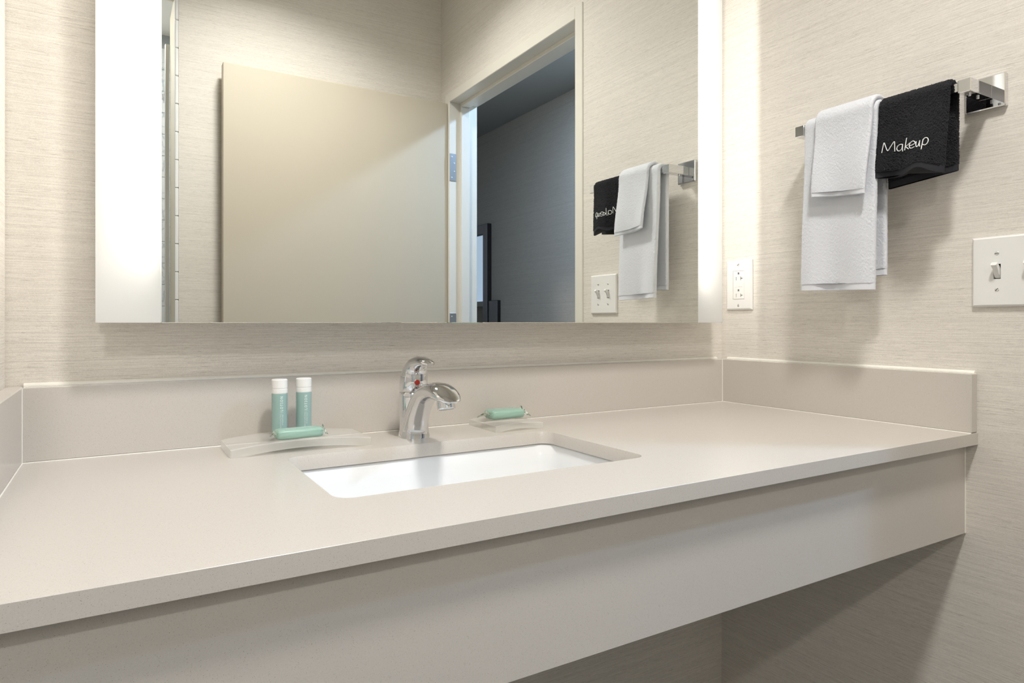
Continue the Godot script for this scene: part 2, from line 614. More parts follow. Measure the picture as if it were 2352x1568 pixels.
func build_door() -> void:
	# steel frame: face, rabbet, stop
	var f := struct_root("trim_1")
	var zn := -0.3565      # latch side opening
	var zh := 0.5750       # hinge side opening
	var yh := 2.045
	var x0 := XR
	var x1 := XR + WALL_T
	var fw := 0.0405
	var st := new_st()
	box(st, Vector3(x0 - 0.004, 0, zn - fw), Vector3(x1 + 0.016, yh + fw, zn), 0.002)
	put("latch_jamb", done(st), M.paint, f)
	st = new_st()
	box(st, Vector3(x0 - 0.004, 0, zh), Vector3(x1 + 0.016, yh + fw, zh + fw), 0.002)
	put("hinge_jamb", done(st), M.paint, f)
	st = new_st()
	box(st, Vector3(x0 - 0.004, yh, zn), Vector3(x1 + 0.016, yh + fw, zh), 0.002)
	put("head", done(st), M.paint, f)
	st = new_st()
	box(st, Vector3(x0 + 0.048, 0, zn - 0.001), Vector3(x1 - 0.030, yh - 0.0155, zn + 0.0155), 0.002)
	put("stop", done(st), M.paint, f)
	st = new_st()
	box(st, Vector3(x0 + 0.048, 0, zh - 0.0155), Vector3(x1 - 0.030, yh - 0.0155, zh + 0.001), 0.002)
	put("stop", done(st), M.paint, f)
	st = new_st()
	box(st, Vector3(x0 + 0.048, yh - 0.0155, zn), Vector3(x1 - 0.030, yh + 0.001, zh), 0.002)
	put("stop", done(st), M.paint, f)
	# leaf, swung open against the rear wall
	var d := struct_root("door_1", Vector3(XR - 0.002, 0, 0.587))
	d.rotation.y = deg_to_rad(0.0)
	put("leaf", box_mesh(Vector3(-0.925, 0.012, 0.0), Vector3(-0.004, yh - 0.004, 0.044), 0.002), M.door, d)
	for hy in [CY + 0.878, 1.05, 0.25]:
		var h := put("hinge", box_mesh(Vector3(0.0, hy - 0.0605, -0.0145), Vector3(0.031, hy + 0.0605, -0.0120), 0.0005), M.steel, d, "brushed steel hinge leaf")
		for q in [[0.010, 0.046], [0.022, 0.018], [0.022, -0.018], [0.010, -0.046]]:
			st = new_st()
			lathe(st, [Vector2(0.0034, 0.0), Vector2(0.0034, 0.0006), Vector2(0.0018, 0.0010)], 12)
			var s := put("screw", done(st), M.screw, h)
			s.position = Vector3(q[0], hy + q[1], -0.0146)
			s.rotation.x = -PI / 2
	st = new_st()
	lathe(st, [Vector2(0.0065, CY + 0.8175), Vector2(0.0065, CY + 0.9385)], 16, Vector3(0.003, 0, 0.008))
	put("knuckle", done(st), M.steel, d)

func build_shower() -> void:
	# solid return at the end of the rear wall, and the tiled shower behind it
	structure("wall_shower_jamb", box_mesh(Vector3(0.188, 0, ZREAR + 0.012), Vector3(0.2, 2.30, 0.94)), M.jamb_stone)
	structure("wall_shower_right", box_mesh(Vector3(0.2, 0, ZREAR + 0.10), Vector3(0.55, 2.45, 0.94)), M.paper)
	structure("wall_shower_end", box_mesh(Vector3(0.55, 0, 0.94), Vector3(0.65, 2.45, 1.62)), M.marble)
	var tb := structure("wall_shower", box_mesh(Vector3(-1.3, 0, 1.508), Vector3(0.65, 2.45, 1.62)), M.grout)
	var tw := 0.305
	var th := 0.1030
	var tile_mesh := box_mesh(Vector3(0.0012, 0.0012, -0.007), Vector3(tw - 0.0012, th - 0.0012, 0.001), 0.0012)
	for row in 23:
		for col in 6:
			var o := put("tile", tile_mesh, M.marble, tb)
			o.position = Vector3(-1.29 + col * tw + (tw / 2 if row % 2 == 1 else 0.0), 0.015 + row * th, 1.508)
	# pencil tiles dressing the wall's end
	var edge := struct_root("trim_2")
	var pencil := box_mesh(Vector3(0, 0.0011, 0), Vector3(0.0125, 0.1033, 0.0122), 0.0022)
	for k in 22:
		var o := put("edge_tile", pencil, M.ceramic, edge)
		o.position = Vector3(0.1872, 0.009 + k * 0.1040, ZREAR - 0.0005)
	# shower door: glass pane in a slim metal post
	var t := thing("shower_door", "clear glass shower door with slim bright metal post, seen in the mirror", "shower door", Vector3(0.188, 0.0, 0.955))
	put("post", box_mesh(Vector3(-0.018, 0.0, -0.013), Vector3(-0.001, 2.2, 0.013), 0.003), M.alu, t)
	put("pane", box_mesh(Vector3(-0.70, 0.02, -0.004), Vector3(-0.0185, 2.19, 0.004), 0.001), M.glass, t)
	put("sill", box_mesh(Vector3(-0.70, 0.001, -0.016), Vector3(-0.0185, 0.0195, 0.016), 0.003), M.alu, t)
	# robe hook on the shower tiles
	var hk := thing("shower_hook", "small chrome double hook on the shower tiles, seen in the mirror", "hook", Vector3(0.1965, CY + 1.27, 1.5005))
	var st := new_st()
	lathe(st, [Vector2(0.014, 0.0), Vector2(0.014, 0.004), Vector2(0.011, 0.006)], 20)
	var hp := put("rose", done(st), M.chrome, hk)
	hp.rotation.x = -PI / 2
	st = new_st()
	tube(st, [Vector3(0, 0.0, -0.004), Vector3(0, -0.004, -0.02), Vector3(0.002, 0.010, -0.036), Vector3(0.004, 0.034, -0.042)], 0.0045, 10)
	put("prong", done(st), M.chrome, hk)
	st = new_st()
	tube(st, [Vector3(0, -0.004, -0.008), Vector3(0, -0.022, -0.018), Vector3(-0.002, -0.034, -0.032), Vector3(-0.003, -0.024, -0.042)], 0.0045, 10)
	put("prong", done(st), M.chrome, hk)

# ---------------------------------------------------------------- vanity
const SINK_LO := Vector2(0.2025, -0.9535)
const SINK_HI := Vector2(0.6445, -0.6990)
const ZF := -0.5565       # counter front
const SPL := 0.102        # splash height
const SPT := 0.020        # splash thickness

func build_counter() -> void:
	var t := thing("vanity_counter", "long pale speckled quartz vanity counter with low splash and deep front apron", "vanity counter", Vector3(0, CY, 0))
	# slab with a rounded cutout
	var st := new_st()
	var b := 0.0003
	var ci := (SINK_LO + SINK_HI) / 2
	var lo := Vector2(XL, ZB)
	var hi := Vector2(XR, ZF)
	var inner := round_rect(SINK_LO - Vector2(b, b), SINK_HI + Vector2(b, b), 0.022 + b, 0.0, 10)
	var inner2 := round_rect(SINK_LO, SINK_HI, 0.022, -b, 10)
	inner = finer(inner, 0.012)
	inner2 = finer(inner2, 0.012)
	var n := mini(inner.size(), inner2.size())
	var outer := []
	for p in inner:
		var d := Vector2(p.x, p.z) - ci
		var s := 1e9
		if d.x > 1e-6: s = minf(s, (hi.x - ci.x) / d.x)
		if d.x < -1e-6: s = minf(s, (lo.x - ci.x) / d.x)
		if d.y > 1e-6: s = minf(s, (hi.y - b - ci.y) / d.y)
		if d.y < -1e-6: s = minf(s, (lo.y - ci.y) / d.y)
		outer.append(Vector3(ci.x + d.x * s, 0, ci.y + d.y * s))
	var corner := func(a: Vector3, c: Vector3):
		for q in [Vector2(lo.x, lo.y), Vector2(hi.x, lo.y), Vector2(lo.x, hi.y - b), Vector2(hi.x, hi.y - b)]:
			var ax := absf(a.x - q.x) < 1e-4
			var az := absf(a.z - q.y) < 1e-4
			var cx := absf(c.x - q.x) < 1e-4
			var cz := absf(c.z - q.y) < 1e-4
			if (ax and cz and not az) or (az and cx and not ax):
				return Vector3(q.x, 0, q.y)
		return null
	var T := 0.0203
	for y in [0.0, -T]:
		var o := Vector3.UP if y == 0.0 else Vector3.DOWN
		var up := Vector3(0, y, 0)
		for k in n:
			var k2 := (k + 1) % n
			quad(st, inner[k] + up, inner[k2] + up, outer[k2] + up, outer[k] + up, o)
			var q = corner.call(outer[k], outer[k2])
			if q != null:
				tri(st, outer[k] + up, outer[k2] + up, q + up, o)
	for k in n:
		var k2 := (k + 1) % n
		var cc := Vector3(ci.x, 0, ci.y)
		quad(st, inner[k], inner[k2], inner2[k2], inner2[k], cc - inner[k] + Vector3(0, 0.2, 0), true)
		quad(st, inner2[k], inner2[k2], inner2[k2] + Vector3(0, b - T, 0), inner2[k] + Vector3(0, b - T, 0), cc - inner[k], true)
	quad(st, Vector3(lo.x, 0, hi.y - b), Vector3(hi.x, 0, hi.y - b), Vector3(hi.x, -b, hi.y), Vector3(lo.x, -b, hi.y), Vector3(0, 1, 1))
	quad(st, Vector3(lo.x, -b, hi.y), Vector3(hi.x, -b, hi.y), Vector3(hi.x, -T + b, hi.y), Vector3(lo.x, -T + b, hi.y), Vector3(0, 0, 1))
	quad(st, Vector3(lo.x, -T + b, hi.y), Vector3(hi.x, -T + b, hi.y), Vector3(hi.x, -T, hi.y - b), Vector3(lo.x, -T, hi.y - b), Vector3(0, -1, 1))
	for x in [lo.x, hi.x]:
		quad(st, Vector3(x, 0, lo.y), Vector3(x, 0, hi.y), Vector3(x, -T, hi.y), Vector3(x, -T, lo.y), Vector3(signf(x - 0.5), 0, 0))
	put("countertop", done(st), M.quartz, t)
	put("apron", box_mesh(Vector3(XL, -0.1777, -0.5955), Vector3(XR - 0.003, -T, -0.5755), 0.0012), M.quartz, t)
	put("backsplash", box_mesh(Vector3(XL + SPT, 0.0006, ZB), Vector3(XR - SPT, SPL, ZB + SPT), 0.0014), M.quartz, t)
	put("side_splash", box_mesh(Vector3(XR - SPT, 0.0006, ZB), Vector3(XR, SPL, ZF - 0.0015), 0.0014), M.quartz, t)
	put("side_splash", box_mesh(Vector3(XL, 0.0006, ZB), Vector3(XL + SPT, SPL, ZF - 0.0015), 0.0014), M.quartz, t)
	# caulk beads
	var r := 0.0011
	var beads := [
		[Vector3(XR - SPT, 0.0, ZB + SPT), Vector3(XR - SPT, 0.0, ZF - 0.002)],
		[Vector3(XL + SPT, 0.0, ZB + SPT), Vector3(XR - SPT, 0.0, ZB + SPT)],
		[Vector3(XL + SPT, 0.0, ZB + SPT), Vector3(XL + SPT, 0.0, ZF - 0.002)],
		[Vector3(XR - SPT, 0.0, ZB + SPT), Vector3(XR - SPT, SPL - 0.001, ZB + SPT)],
		[Vector3(XL + SPT, 0.0, ZB + SPT), Vector3(XL + SPT, SPL - 0.001, ZB + SPT)],
		[Vector3(XL + SPT, SPL - 0.0006, ZB), Vector3(XR - SPT, SPL - 0.0006, ZB)],
		[Vector3(XR, SPL - 0.0006, ZB + SPT), Vector3(XR, SPL - 0.0006, ZF - 0.004)],
		[Vector3(XR - 0.001, -0.177, -0.5770), Vector3(XR - 0.001, -T - 0.001, -0.5770)],
	]
	for q in beads:
		st = new_st()
		var pts := []
		for k in 9:
			pts.append(q[0].lerp(q[1], k / 8.0))
		tube(st, pts, 0.0052 if absf(q[0].y - SPL) < 0.01 else (r * 1.6 if q[0].y < -0.1 else r), 10)
		put("caulk_bead", done(st), M.caulk, t, "white caulk bead")

func build_sink() -> void:
	var t := thing("sink_basin", "white rectangular undermount ceramic sink basin set in the quartz counter", "sink", Vector3(0, CY, 0))
	var g := Vector2(0.0045, 0.0045)
	var lo := SINK_LO - g
	var hi := SINK_HI + g
	var st := new_st()
	var rings := []
	for q in [[0.012, -0.0215, 0.03], [0.0, -0.0215, 0.028], [-0.002, -0.0235, 0.028], [-0.006, -0.050, 0.032], [-0.012, -0.10, 0.036], [-0.020, -0.130, 0.042], [-0.034, -0.146, 0.05], [-0.06, -0.152, 0.05], [-0.105, -0.154, 0.02]]:
		var e := Vector2(q[0], q[0])
		rings.append(round_rect(lo - e, hi + e, q[2], q[1], 9))
	var cc := Vector3((lo.x + hi.x) / 2, 0, (lo.y + hi.y) / 2)
	for i in rings.size() - 1:
		for k in rings[0].size():
			var k2: int = (k + 1) % rings[0].size()
			quad(st, rings[i][k], rings[i][k2], rings[i + 1][k2], rings[i + 1][k], cc - rings[i][k] + Vector3(0, 0.3, 0), true)
	var last: Array = rings[-1]
	for k in last.size():
		tri(st, cc + Vector3(0, -0.155, 0), last[k], last[(k + 1) % last.size()], Vector3.UP, true)
	# outer shell
	var shell := []
	for q in [[0.012, -0.0215, 0.03], [0.012, -0.034, 0.03], [0.004, -0.036, 0.03], [-0.004, -0.12, 0.04], [-0.03, -0.166, 0.05]]:
		var e := Vector2(q[0], q[0])
		shell.append(round_rect(lo - e, hi + e, q[2], q[1], 9))
	for i in shell.size() - 1:
		for k in shell[0].size():
			var k2: int = (k + 1) % shell[0].size()
			quad(st, shell[i][k], shell[i][k2], shell[i + 1][k2], shell[i + 1][k], shell[i][k] - cc, true)
	last = shell[-1]
	for k in last.size():
		tri(st, cc + Vector3(0, -0.166, 0), last[k], last[(k + 1) % last.size()], Vector3.DOWN)
	put("bowl", done(st), M.ceramic, t)
	st = new_st()
	lathe(st, [Vector2(0.022, -0.1545), Vector2(0.022, -0.152), Vector2(0.016, -0.151), Vector2(0.013, -0.1535), Vector2(0.004, -0.1535)], 28, cc)
	put("drain", done(st), M.chrome, t, "chrome drain ring")

func build_faucet() -> void:
	var t := thing("faucet", "chrome single-lever faucet with arched spout behind the sink", "faucet", Vector3(0.4245, CY, -1.022))
	# swept spout rising out of the base and arching forward
	var st := new_st()
	var rings := []
	for q in [
		[0.000, 0.0000, 0.0255, 0.0250, 0.0], [0.000, 0.0030, 0.0252, 0.0245, 0.0], [0.002, 0.0140, 0.0228, 0.0215, 10.0], [0.0075, 0.0280, 0.0205, 0.0185, 22.0], [0.0165, 0.0430, 0.0195, 0.0165, 35.0],
		[0.0310, 0.0600, 0.0190, 0.0150, 50.0], [0.0480, 0.0730, 0.0190, 0.0140, 65.0], [0.0670, 0.0800, 0.0195, 0.0135, 83.0], [0.0860, 0.0835, 0.0208, 0.0135, 93.0], [0.1040, 0.0838, 0.0216, 0.0128, 98.0],
		[0.1200, 0.0812, 0.0216, 0.0110, 103.0], [0.1340, 0.0772, 0.0194, 0.0074, 104.0], [0.1450, 0.0738, 0.0140, 0.0038, 104.0], [0.1510, 0.0720, 0.0060, 0.0012, 104.0]]:
		var a := deg_to_rad(q[4])
		rings.append(oval(Vector3(0, q[1], q[0]), Vector3(q[2], 0, 0), Vector3(0, sin(a), -cos(a)) * q[3], 36, 2.4))
	loft(st, rings)
	put("spout", done(st), M.chrome, t)
	# upright column behind it
	st = new_st()
	rings = []
	for q in [[-0.002, 0.0, 0.0250, 0.0235], [-0.003, 0.014, 0.0225, 0.0205], [-0.003, 0.030, 0.0222, 0.0200], [-0.003, 0.050, 0.0230, 0.0210], [-0.003, 0.066, 0.0236, 0.0220], [-0.003, 0.0735, 0.0235, 0.0222], [-0.003, 0.0750, 0.0225, 0.0212]]:
		rings.append(oval(Vector3(0, q[1], q[0]), Vector3(q[2], 0, 0), Vector3(0, 0, q[3]), 32, 2.2))
	loft(st, rings)
	put("column", done(st), M.chrome, t)
	# lever: domed cap curling forward into a short tip
	st = new_st()
	rings = []
	for q in [
		[-0.003, 0.0762, 0.0225, 0.0212, 0.0], [-0.003, 0.0778, 0.0234, 0.0222, 0.0], [-0.001, 0.0880, 0.0232, 0.0230, 0.0], [0.0005, 0.0985, 0.0224, 0.0222, 6.0], [0.0035, 0.1080, 0.0210, 0.0192, 18.0],
		[0.0085, 0.1160, 0.0190, 0.0152, 34.0], [0.0160, 0.1212, 0.0172, 0.0130, 54.0], [0.0250, 0.1240, 0.0156, 0.0104, 75.0], [0.0370, 0.1252, 0.0142, 0.0082, 92.0], [0.0500, 0.1250, 0.0128, 0.0060, 99.0],
		[0.0600, 0.1240, 0.0104, 0.0042, 102.0], [0.0655, 0.1230, 0.0050, 0.0020, 102.0]]:
		var a := deg_to_rad(q[4])
		rings.append(oval(Vector3(0, q[1], q[0]), Vector3(q[2], 0, 0), Vector3(0, sin(a), -cos(a)) * q[3], 32, 2.2))
	loft(st, rings)
	var lever := put("lever", done(st), M.chrome, t)
	st = new_st()
	lathe(st, [Vector2(0.0044, 0.0), Vector2(0.0044, 0.0016), Vector2(0.0030, 0.0026), Vector2(0.0005, 0.0029)], 20)
	var dot := put("temperature_dot", done(st), M.red, lever, "red temperature dot")
	dot.position = Vector3(-0.0035, 0.0915, 0.0212)
	dot.rotation.x = PI / 2 - 0.05
	# aerator
	st = new_st()
	lathe(st, [Vector2(0.0125, 0.006), Vector2(0.0135, 0.001), Vector2(0.0135, -0.0085), Vector2(0.0128, -0.0100), Vector2(0.0112, -0.0102), Vector2(0.0110, -0.0075), Vector2(0.001, -0.0072)], 32)
	var ae := put("aerator", done(st), M.chrome, t)
	ae.position = Vector3(0, 0.0690, 0.1230)
	ae.rotation.x = deg_to_rad(-14)
	st = new_st()
	lathe(st, [Vector2(0.0108, 0.0), Vector2(0.0108, 0.0008)], 24)
	var mesh_ := put("outlet_screen", done(st), M.steel, ae)
	mesh_.position = Vector3(0, -0.0096, 0)

# ---------------------------------------------------------------- mirror
func build_mirror() -> void:
	var x0 := -0.0235
	var xa := 0.0536
	var xb := 1.1019
	var x1 := 1.1797
	var y0 := CY + 0.1888
	var y1 := 2.02
	var t := thing("lighted_mirror", "wide frameless wall mirror with a frosted lit band down each side", "mirror", Vector3(0, 0, ZM))
	put("chassis", box_mesh(Vector3(xa + 0.004, y0 + 0.03, ZB - ZM + 0.0005), Vector3(xb - 0.004, y1 - 0.03, -0.0065), 0.002), M.alu, t)
	put("mirror_glass", box_mesh(Vector3(xa, y0, -0.006), Vector3(xb, y1, 0.0), 0.0008), M.mirror, t)
	for s in [0, 1]:
		var a := x0 if s == 0 else xb + 0.0002
		var b := xa - 0.0002 if s == 0 else x1
		put("frosted_band", box_mesh(Vector3(a, y0, -0.006), Vector3(b, y1, 0.0), 0.0008), M.frost, t, "white frosted glass band lit from behind")
		var fx := xa if s == 0 else xb
		var d := -1.0 if s == 0 else 1.0
		var led := put("led_strip", box_mesh(Vector3(fx - 0.004, y0 + 0.075, -0.039), Vector3(fx + 0.004, y1 - 0.075, -0.025), 0.001), M.led, t)
		put("back_flange", box_mesh(Vector3(a, y0 + 0.002, -0.0535), Vector3(b, y1 - 0.002, -0.0515), 0.0005), M.plastic, t)
		area(Vector3(fx + d * 0.0062, (y0 + y1) / 2, ZM - 0.032), Vector3(d, 0, 0.25), Vector2(0.014, y1 - y0 - 0.15), E_LED, C_LED, led)

# ---------------------------------------------------------------- towel bar and towels
const BAR_X := XR - 0.070
const BAR_Y := CY + 0.577

func build_towel_bar() -> void:
	var t := thing("towel_bar", "square chrome towel bar with two wall plates on the right wall", "towel bar", Vector3(XR, BAR_Y, -0.6935))
	for z in [-0.1515, 0.1515]:
		var p := put("wall_plate", box_mesh(Vector3(-0.010, -0.028, z - 0.0303), Vector3(0.0, 0.027, z + 0.0303), 0.0016), M.chrome, t)
		put("arm", box_mesh(Vector3(-0.080, -0.011, z - 0.010), Vector3(-0.0095, 0.011, z + 0.010), 0.0010), M.chrome, p)
		for x in [-0.034, -0.062] if z > 0 else [-0.034]:
			var st := new_st()
			lathe(st, [Vector2(0.0022, 0.0), Vector2(0.0022, -0.003), Vector2(0.0012, -0.0036)], 12)
			var s := put("set_screw", done(st), M.chrome, p)
			s.position = Vector3(x, -0.0108, z)
	put("rod", box_mesh(Vector3(-0.0775, -0.0075, -0.142), Vector3(-0.0625, 0.0075, 0.142), 0.001), M.chrome, t)

# centre line of a hanging towel: s runs from the back hem over the bar to the front hem. Returns [point x offset, y, nx, ny, down fraction (+ front, - back)]
func drape(s: float, back: float, front: float, R: float) -> Array:
	var arc := PI * R
	if s < back:
		return [R, -(back - s), 1.0, 0.0, -(1.0 - s / back)]
	if s < back + arc:
		var a := (s - back) / R
		return [R * cos(a), R * sin(a), cos(a), sin(a), 0.0]
	var d := s - back - arc
	return [-R, -d, -1.0, 0.0, d / front]

func towel_wave(p: Dictionary, z: float, f: float) -> float:
	if f <= 0.0:
		return 0.0
	var u: float = (z - p.z0) / (p.z1 - p.z0)
	var k := f * f * (3.0 - 2.0 * f)
	return k * (p.wave * sin(u * p.turns * TAU + p.phase) + p.lean)

func towel_rows(p: Dictionary, s0: float, s1: float, cell: float, rough: float, h: float) -> Array:
	var rows := []
	var ns := maxi(3, int((s1 - s0) / cell))
	var half: float = (p.z1 - p.z0) / 2
	var mid: float = (p.z1 + p.z0) / 2
	var flat := int((half - h) * 2 / cell)
	var rnd := maxi(4, int(PI * h / cell))
	for i in ns + 1:
		var s := lerpf(s0, s1, float(i) / ns)
		var q := drape(s, p.back, p.front, p.R)
		var f: float = q[4]
		var grow: float = 1.0 + p.get("taper", 0.0) * absf(f)
		var row := []
		var ring := []
		for k in flat:
			ring.append(Vector2(-(half - h) + (half - h) * 2 * k / flat, h))
		for k in rnd:
			var a := PI / 2 - PI * k / rnd
			ring.append(Vector2((half - h) + h * cos(a), h * sin(a)))
		for k in flat:
			ring.append(Vector2((half - h) - (half - h) * 2 * k / flat, -h))
		for k in rnd:
			var a := -PI / 2 - PI * k / rnd
			ring.append(Vector2(-(half - h) + h * cos(a), h * sin(a)))
		for r in ring:
			var z: float = mid + r.x * grow + p.get("shift", 0.0) * maxf(f, 0.0)
			var n: float = r.y + towel_wave(p, mid + r.x, f)
			var y: float = q[1] + p.get("skew", 0.0) * (r.x / half) * f
			if f > 0.0:
				y += p.get("lift", 0.0) * exp(-pow((r.x / half - 0.38) / 0.34, 2.0)) * f * f * f
			var base := Vector3(q[0] + q[2] * n, y + q[3] * n, z)
			if rough > 0.0:
				var d: float = terry_noise.get_noise_3dv(base * 1000.0) * rough
				base += Vector3(q[2], q[3], 0.0) * d * signf(r.y + 1e-5) + Vector3(0, 0, d * 0.7 * signf(r.x))
			row.append(base)
		rows.append(row)
	return rows

func hang_towel(t: Node3D, p: Dictionary, m: Material, hm: Material) -> void:
	var total: float = p.back + PI * p.R + p.front
	put("terry", grid_mesh(towel_rows(p, p.hem, total - p.hem, p.cell, p.rough, p.h)), m, t)
	put("hem", grid_mesh(towel_rows(p, total - p.hem - 0.0005, total, 0.003, 0.0, p.h * 0.78)), hm, t)
	put("hem", grid_mesh(towel_rows(p, 0.0, p.hem + 0.0005, 0.003, 0.0, p.h * 0.78)), hm, t)

func build_towels() -> void:
	terry_noise.noise_type = FastNoiseLite.TYPE_SIMPLEX
	terry_noise.frequency = 0.42
	terry_noise.fractal_octaves = 2
	var at := Vector3(BAR_X, BAR_Y, 0.0)
	var t := thing("hand_towel", "long white terry hand towel hanging on the chrome bar, under the small white washcloth", "towel", at)
	hang_towel(t, {"z0": -0.828, "z1": -0.681, "back": 0.302, "front": 0.326, "R": 0.0145, "h": 0.0055, "wave": 0.0065, "turns": 1.35, "phase": 0.9, "lean": 0.008, "hem": 0.012, "cell": 0.0018, "rough": 0.0007, "skew": -0.002}, M.terry_white, M.hem_white)
	t = thing("washcloth", "small white terry washcloth folded over the long white towel", "towel", at)
	hang_towel(t, {"z0": -0.798, "z1": -0.684, "back": 0.120, "front": 0.150, "R": 0.0255, "h": 0.0048, "wave": 0.0065, "turns": 0.85, "phase": 2.2, "lean": 0.013, "hem": 0.008, "cell": 0.0016, "rough": 0.0007, "taper": -0.06, "skew": -0.005}, M.terry_white, M.hem_white)
	t = thing("washcloth", "black terry makeup cloth with a white embroidered word on the towel bar", "towel", at)
	var p := {"z0": -0.678, "z1": -0.561, "back": 0.138, "front": 0.133, "R": 0.0138, "h": 0.0050, "wave": 0.0100, "lift": 0.011, "turns": 1.0, "phase": 3.4, "lean": 0.008, "hem": 0.0115, "cell": 0.0011, "rough": 0.0016, "shift": -0.006, "skew": -0.006}
	hang_towel(t, p, M.terry_black, M.hem_black)
	# embroidery: each stroke a raised cord of thread lying on the front of the cloth; pairs are (distance from the mirror side, height above the counter)
	var strokes := [
		[[0.6714, 0.4935], [0.6700, 0.5009], [0.6675, 0.5108], [0.6644, 0.5017], [0.6614, 0.4955], [0.6562, 0.5019], [0.6498, 0.5090], [0.6491, 0.5003], [0.6489, 0.4916]],
		[[0.6333, 0.5000], [0.6379, 0.5011], [0.6429, 0.4995], [0.6449, 0.4952], [0.6426, 0.4909], [0.6379, 0.4902], [0.6343, 0.4935], [0.6333, 0.4996], [0.6333, 0.4939], [0.6327, 0.4873]],
		[[0.6256, 0.5091], [0.6269, 0.4993], [0.6282, 0.4881]],
		[[0.6186, 0.4983], [0.6227, 0.4956], [0.6267, 0.4941], [0.6234, 0.4910], [0.6201, 0.4880]],
		[[0.6188, 0.4931], [0.6137, 0.4932], [0.6083, 0.4952], [0.6101, 0.4987], [0.6137, 0.4999], [0.6175, 0.4977], [0.6191, 0.4934], [0.6175, 0.4893], [0.6137, 0.4879], [0.6088, 0.4891]],
		[[0.6062, 0.4975], [0.6066, 0.4925], [0.6052, 0.4880], [0.6025, 0.4890], [0.6010, 0.4935], [0.6003, 0.4978], [0.6006, 0.4920], [0.5998, 0.4872]],
		[[0.5950, 0.4988], [0.5958, 0.4910], [0.5968, 0.4815]],
		[[0.5951, 0.4970], [0.5928, 0.5002], [0.5892, 0.4998], [0.5872, 0.4960], [0.5880, 0.4910], [0.5912, 0.4880], [0.5954, 0.4895]]]
	var st := new_st()
	for s in strokes:
		var c := Curve3D.new()
		c.bake_interval = 0.0006
		for k in s.size():
			var a: Array = s[maxi(k - 1, 0)]
			var b: Array = s[mini(k + 1, s.size() - 1)]
			var h := Vector3(0, (b[1] - a[1]), -(b[0] - a[0])) * 0.16
			c.add_point(Vector3(0, s[k][1], -s[k][0]), -h, h)
		var pts := []
		for q in c.get_baked_points():
			var f: float = clampf((BAR_Y - CY - q.y) / p.front, 0.0, 1.0)
			var w: float = towel_wave(p, q.z - p.shift * f, f)
			pts.append(Vector3(-p.R - p.h - w - 0.0009, q.y - (BAR_Y - CY), q.z))
		tube(st, pts, 0.00075, 6)
	put("embroidered_word", done(st), M.thread, t, "white embroidered word Makeup")

# ---------------------------------------------------------------- wall plates
func slotted_screw(parent: Node3D, at: Vector3, turn: float) -> void:
	var st := new_st()
	lathe(st, [Vector2(0.0033, 0.0), Vector2(0.0033, 0.0006), Vector2(0.0022, 0.0012), Vector2(0.0003, 0.0014)], 16)
	var s := put("screw", done(st), M.screw, parent)
	s.position = at
	s.rotation.x = PI / 2
	var g := put("screw_slot", box_mesh(Vector3(-0.0030, 0.0010, -0.0004), Vector3(0.0030, 0.0015, 0.0004)), M.dark_hole, s)
	g.rotation.y = turn

func build_plates() -> void:
	# double toggle switch
	var c := Vector3(XR, CY + 0.2748, -0.5028)
	var t := thing("light_switch", "white double toggle light switch plate on the right wall below the towel bar", "light switch", c, -PI / 2)
	var holes := []
	for u in [-0.023, 0.023]:
		holes.append([u - 0.0054, -0.0125, u + 0.0054, 0.0125])
	var st := new_st()
	holed_plate(st, 0.1215, 0.1175, 0.0062, 0.0030, holes)
	put("plate", done(st), M.plastic, t)
	put("recess", box_mesh(Vector3(-0.030, -0.014, -0.004), Vector3(0.030, 0.014, 0.0006)), M.dark_hole, t)
	for u in [-0.023, 0.023]:
		st = new_st()
		var rings := []
		for q in [[-0.0090, 0.0030, 0.0044, 0.0030], [-0.0070, 0.0056, 0.0044, 0.0046], [0.000, 0.0082, 0.0042, 0.0062], [0.0060, 0.0120, 0.0040, 0.0052], [0.0100, 0.0175, 0.0044, 0.0040], [0.0122, 0.0205, 0.0046, 0.0034]]:
			rings.append(oval(Vector3(u, q[0], q[1] - 0.003), Vector3(q[2], 0, 0), Vector3(0, 0.75, -0.66) * q[3], 16, 5.0))
		loft(st, rings)
		put("toggle", done(st), M.plastic, t)
		slotted_screw(t, Vector3(u, 0.0302, 0.0060), 0.15)
		slotted_screw(t, Vector3(u, -0.0302, 0.0060), 0.8)
	# outlet beside the mirror
	c = Vector3(XR, CY + 0.2778, -1.0594)
	t = thing("wall_outlet", "white electrical outlet plate on the right wall beside the mirror", "outlet", c, -PI / 2)
	st = new_st()
	holed_plate(st, 0.0740, 0.1170, 0.0062, 0.0034, [[-0.0168, -0.0337, 0.0168, 0.0337]])
	put("plate", done(st), M.plastic, t)
	var face := []
	for y in [0.0195, -0.0205]:
		face.append([-0.0073, y - 0.0080, -0.0056, y + 0.0000])
		face.append([0.0056, y - 0.0080, 0.0073, y + 0.0004])
		face.append([0.0073, y - 0.0046, 0.0118, y - 0.0030])
		face.append([-0.0024, y + 0.0055, 0.0024, y + 0.0104])
	st = new_st()
	holed_plate(st, 0.0326, 0.0664, 0.0064, 0.0008, face)
	put("receptacle", done(st), M.plastic, t)
	put("contact_recess", box_mesh(Vector3(-0.0172, -0.0340, -0.004), Vector3(0.0172, 0.0340, 0.0012)), M.dark_hole, t)
	for u in [-0.0062, 0.0062]:
		put("button", box_mesh(Vector3(u - 0.0055, -0.0045, 0.0060), Vector3(u + 0.0055, 0.0060, 0.0070), 0.0004), M.plastic, t)
	slotted_screw(t, Vector3(0, 0.0480, 0.0060), 0.6)
	slotted_screw(t, Vector3(0, -0.0480, 0.0060), 1.2)

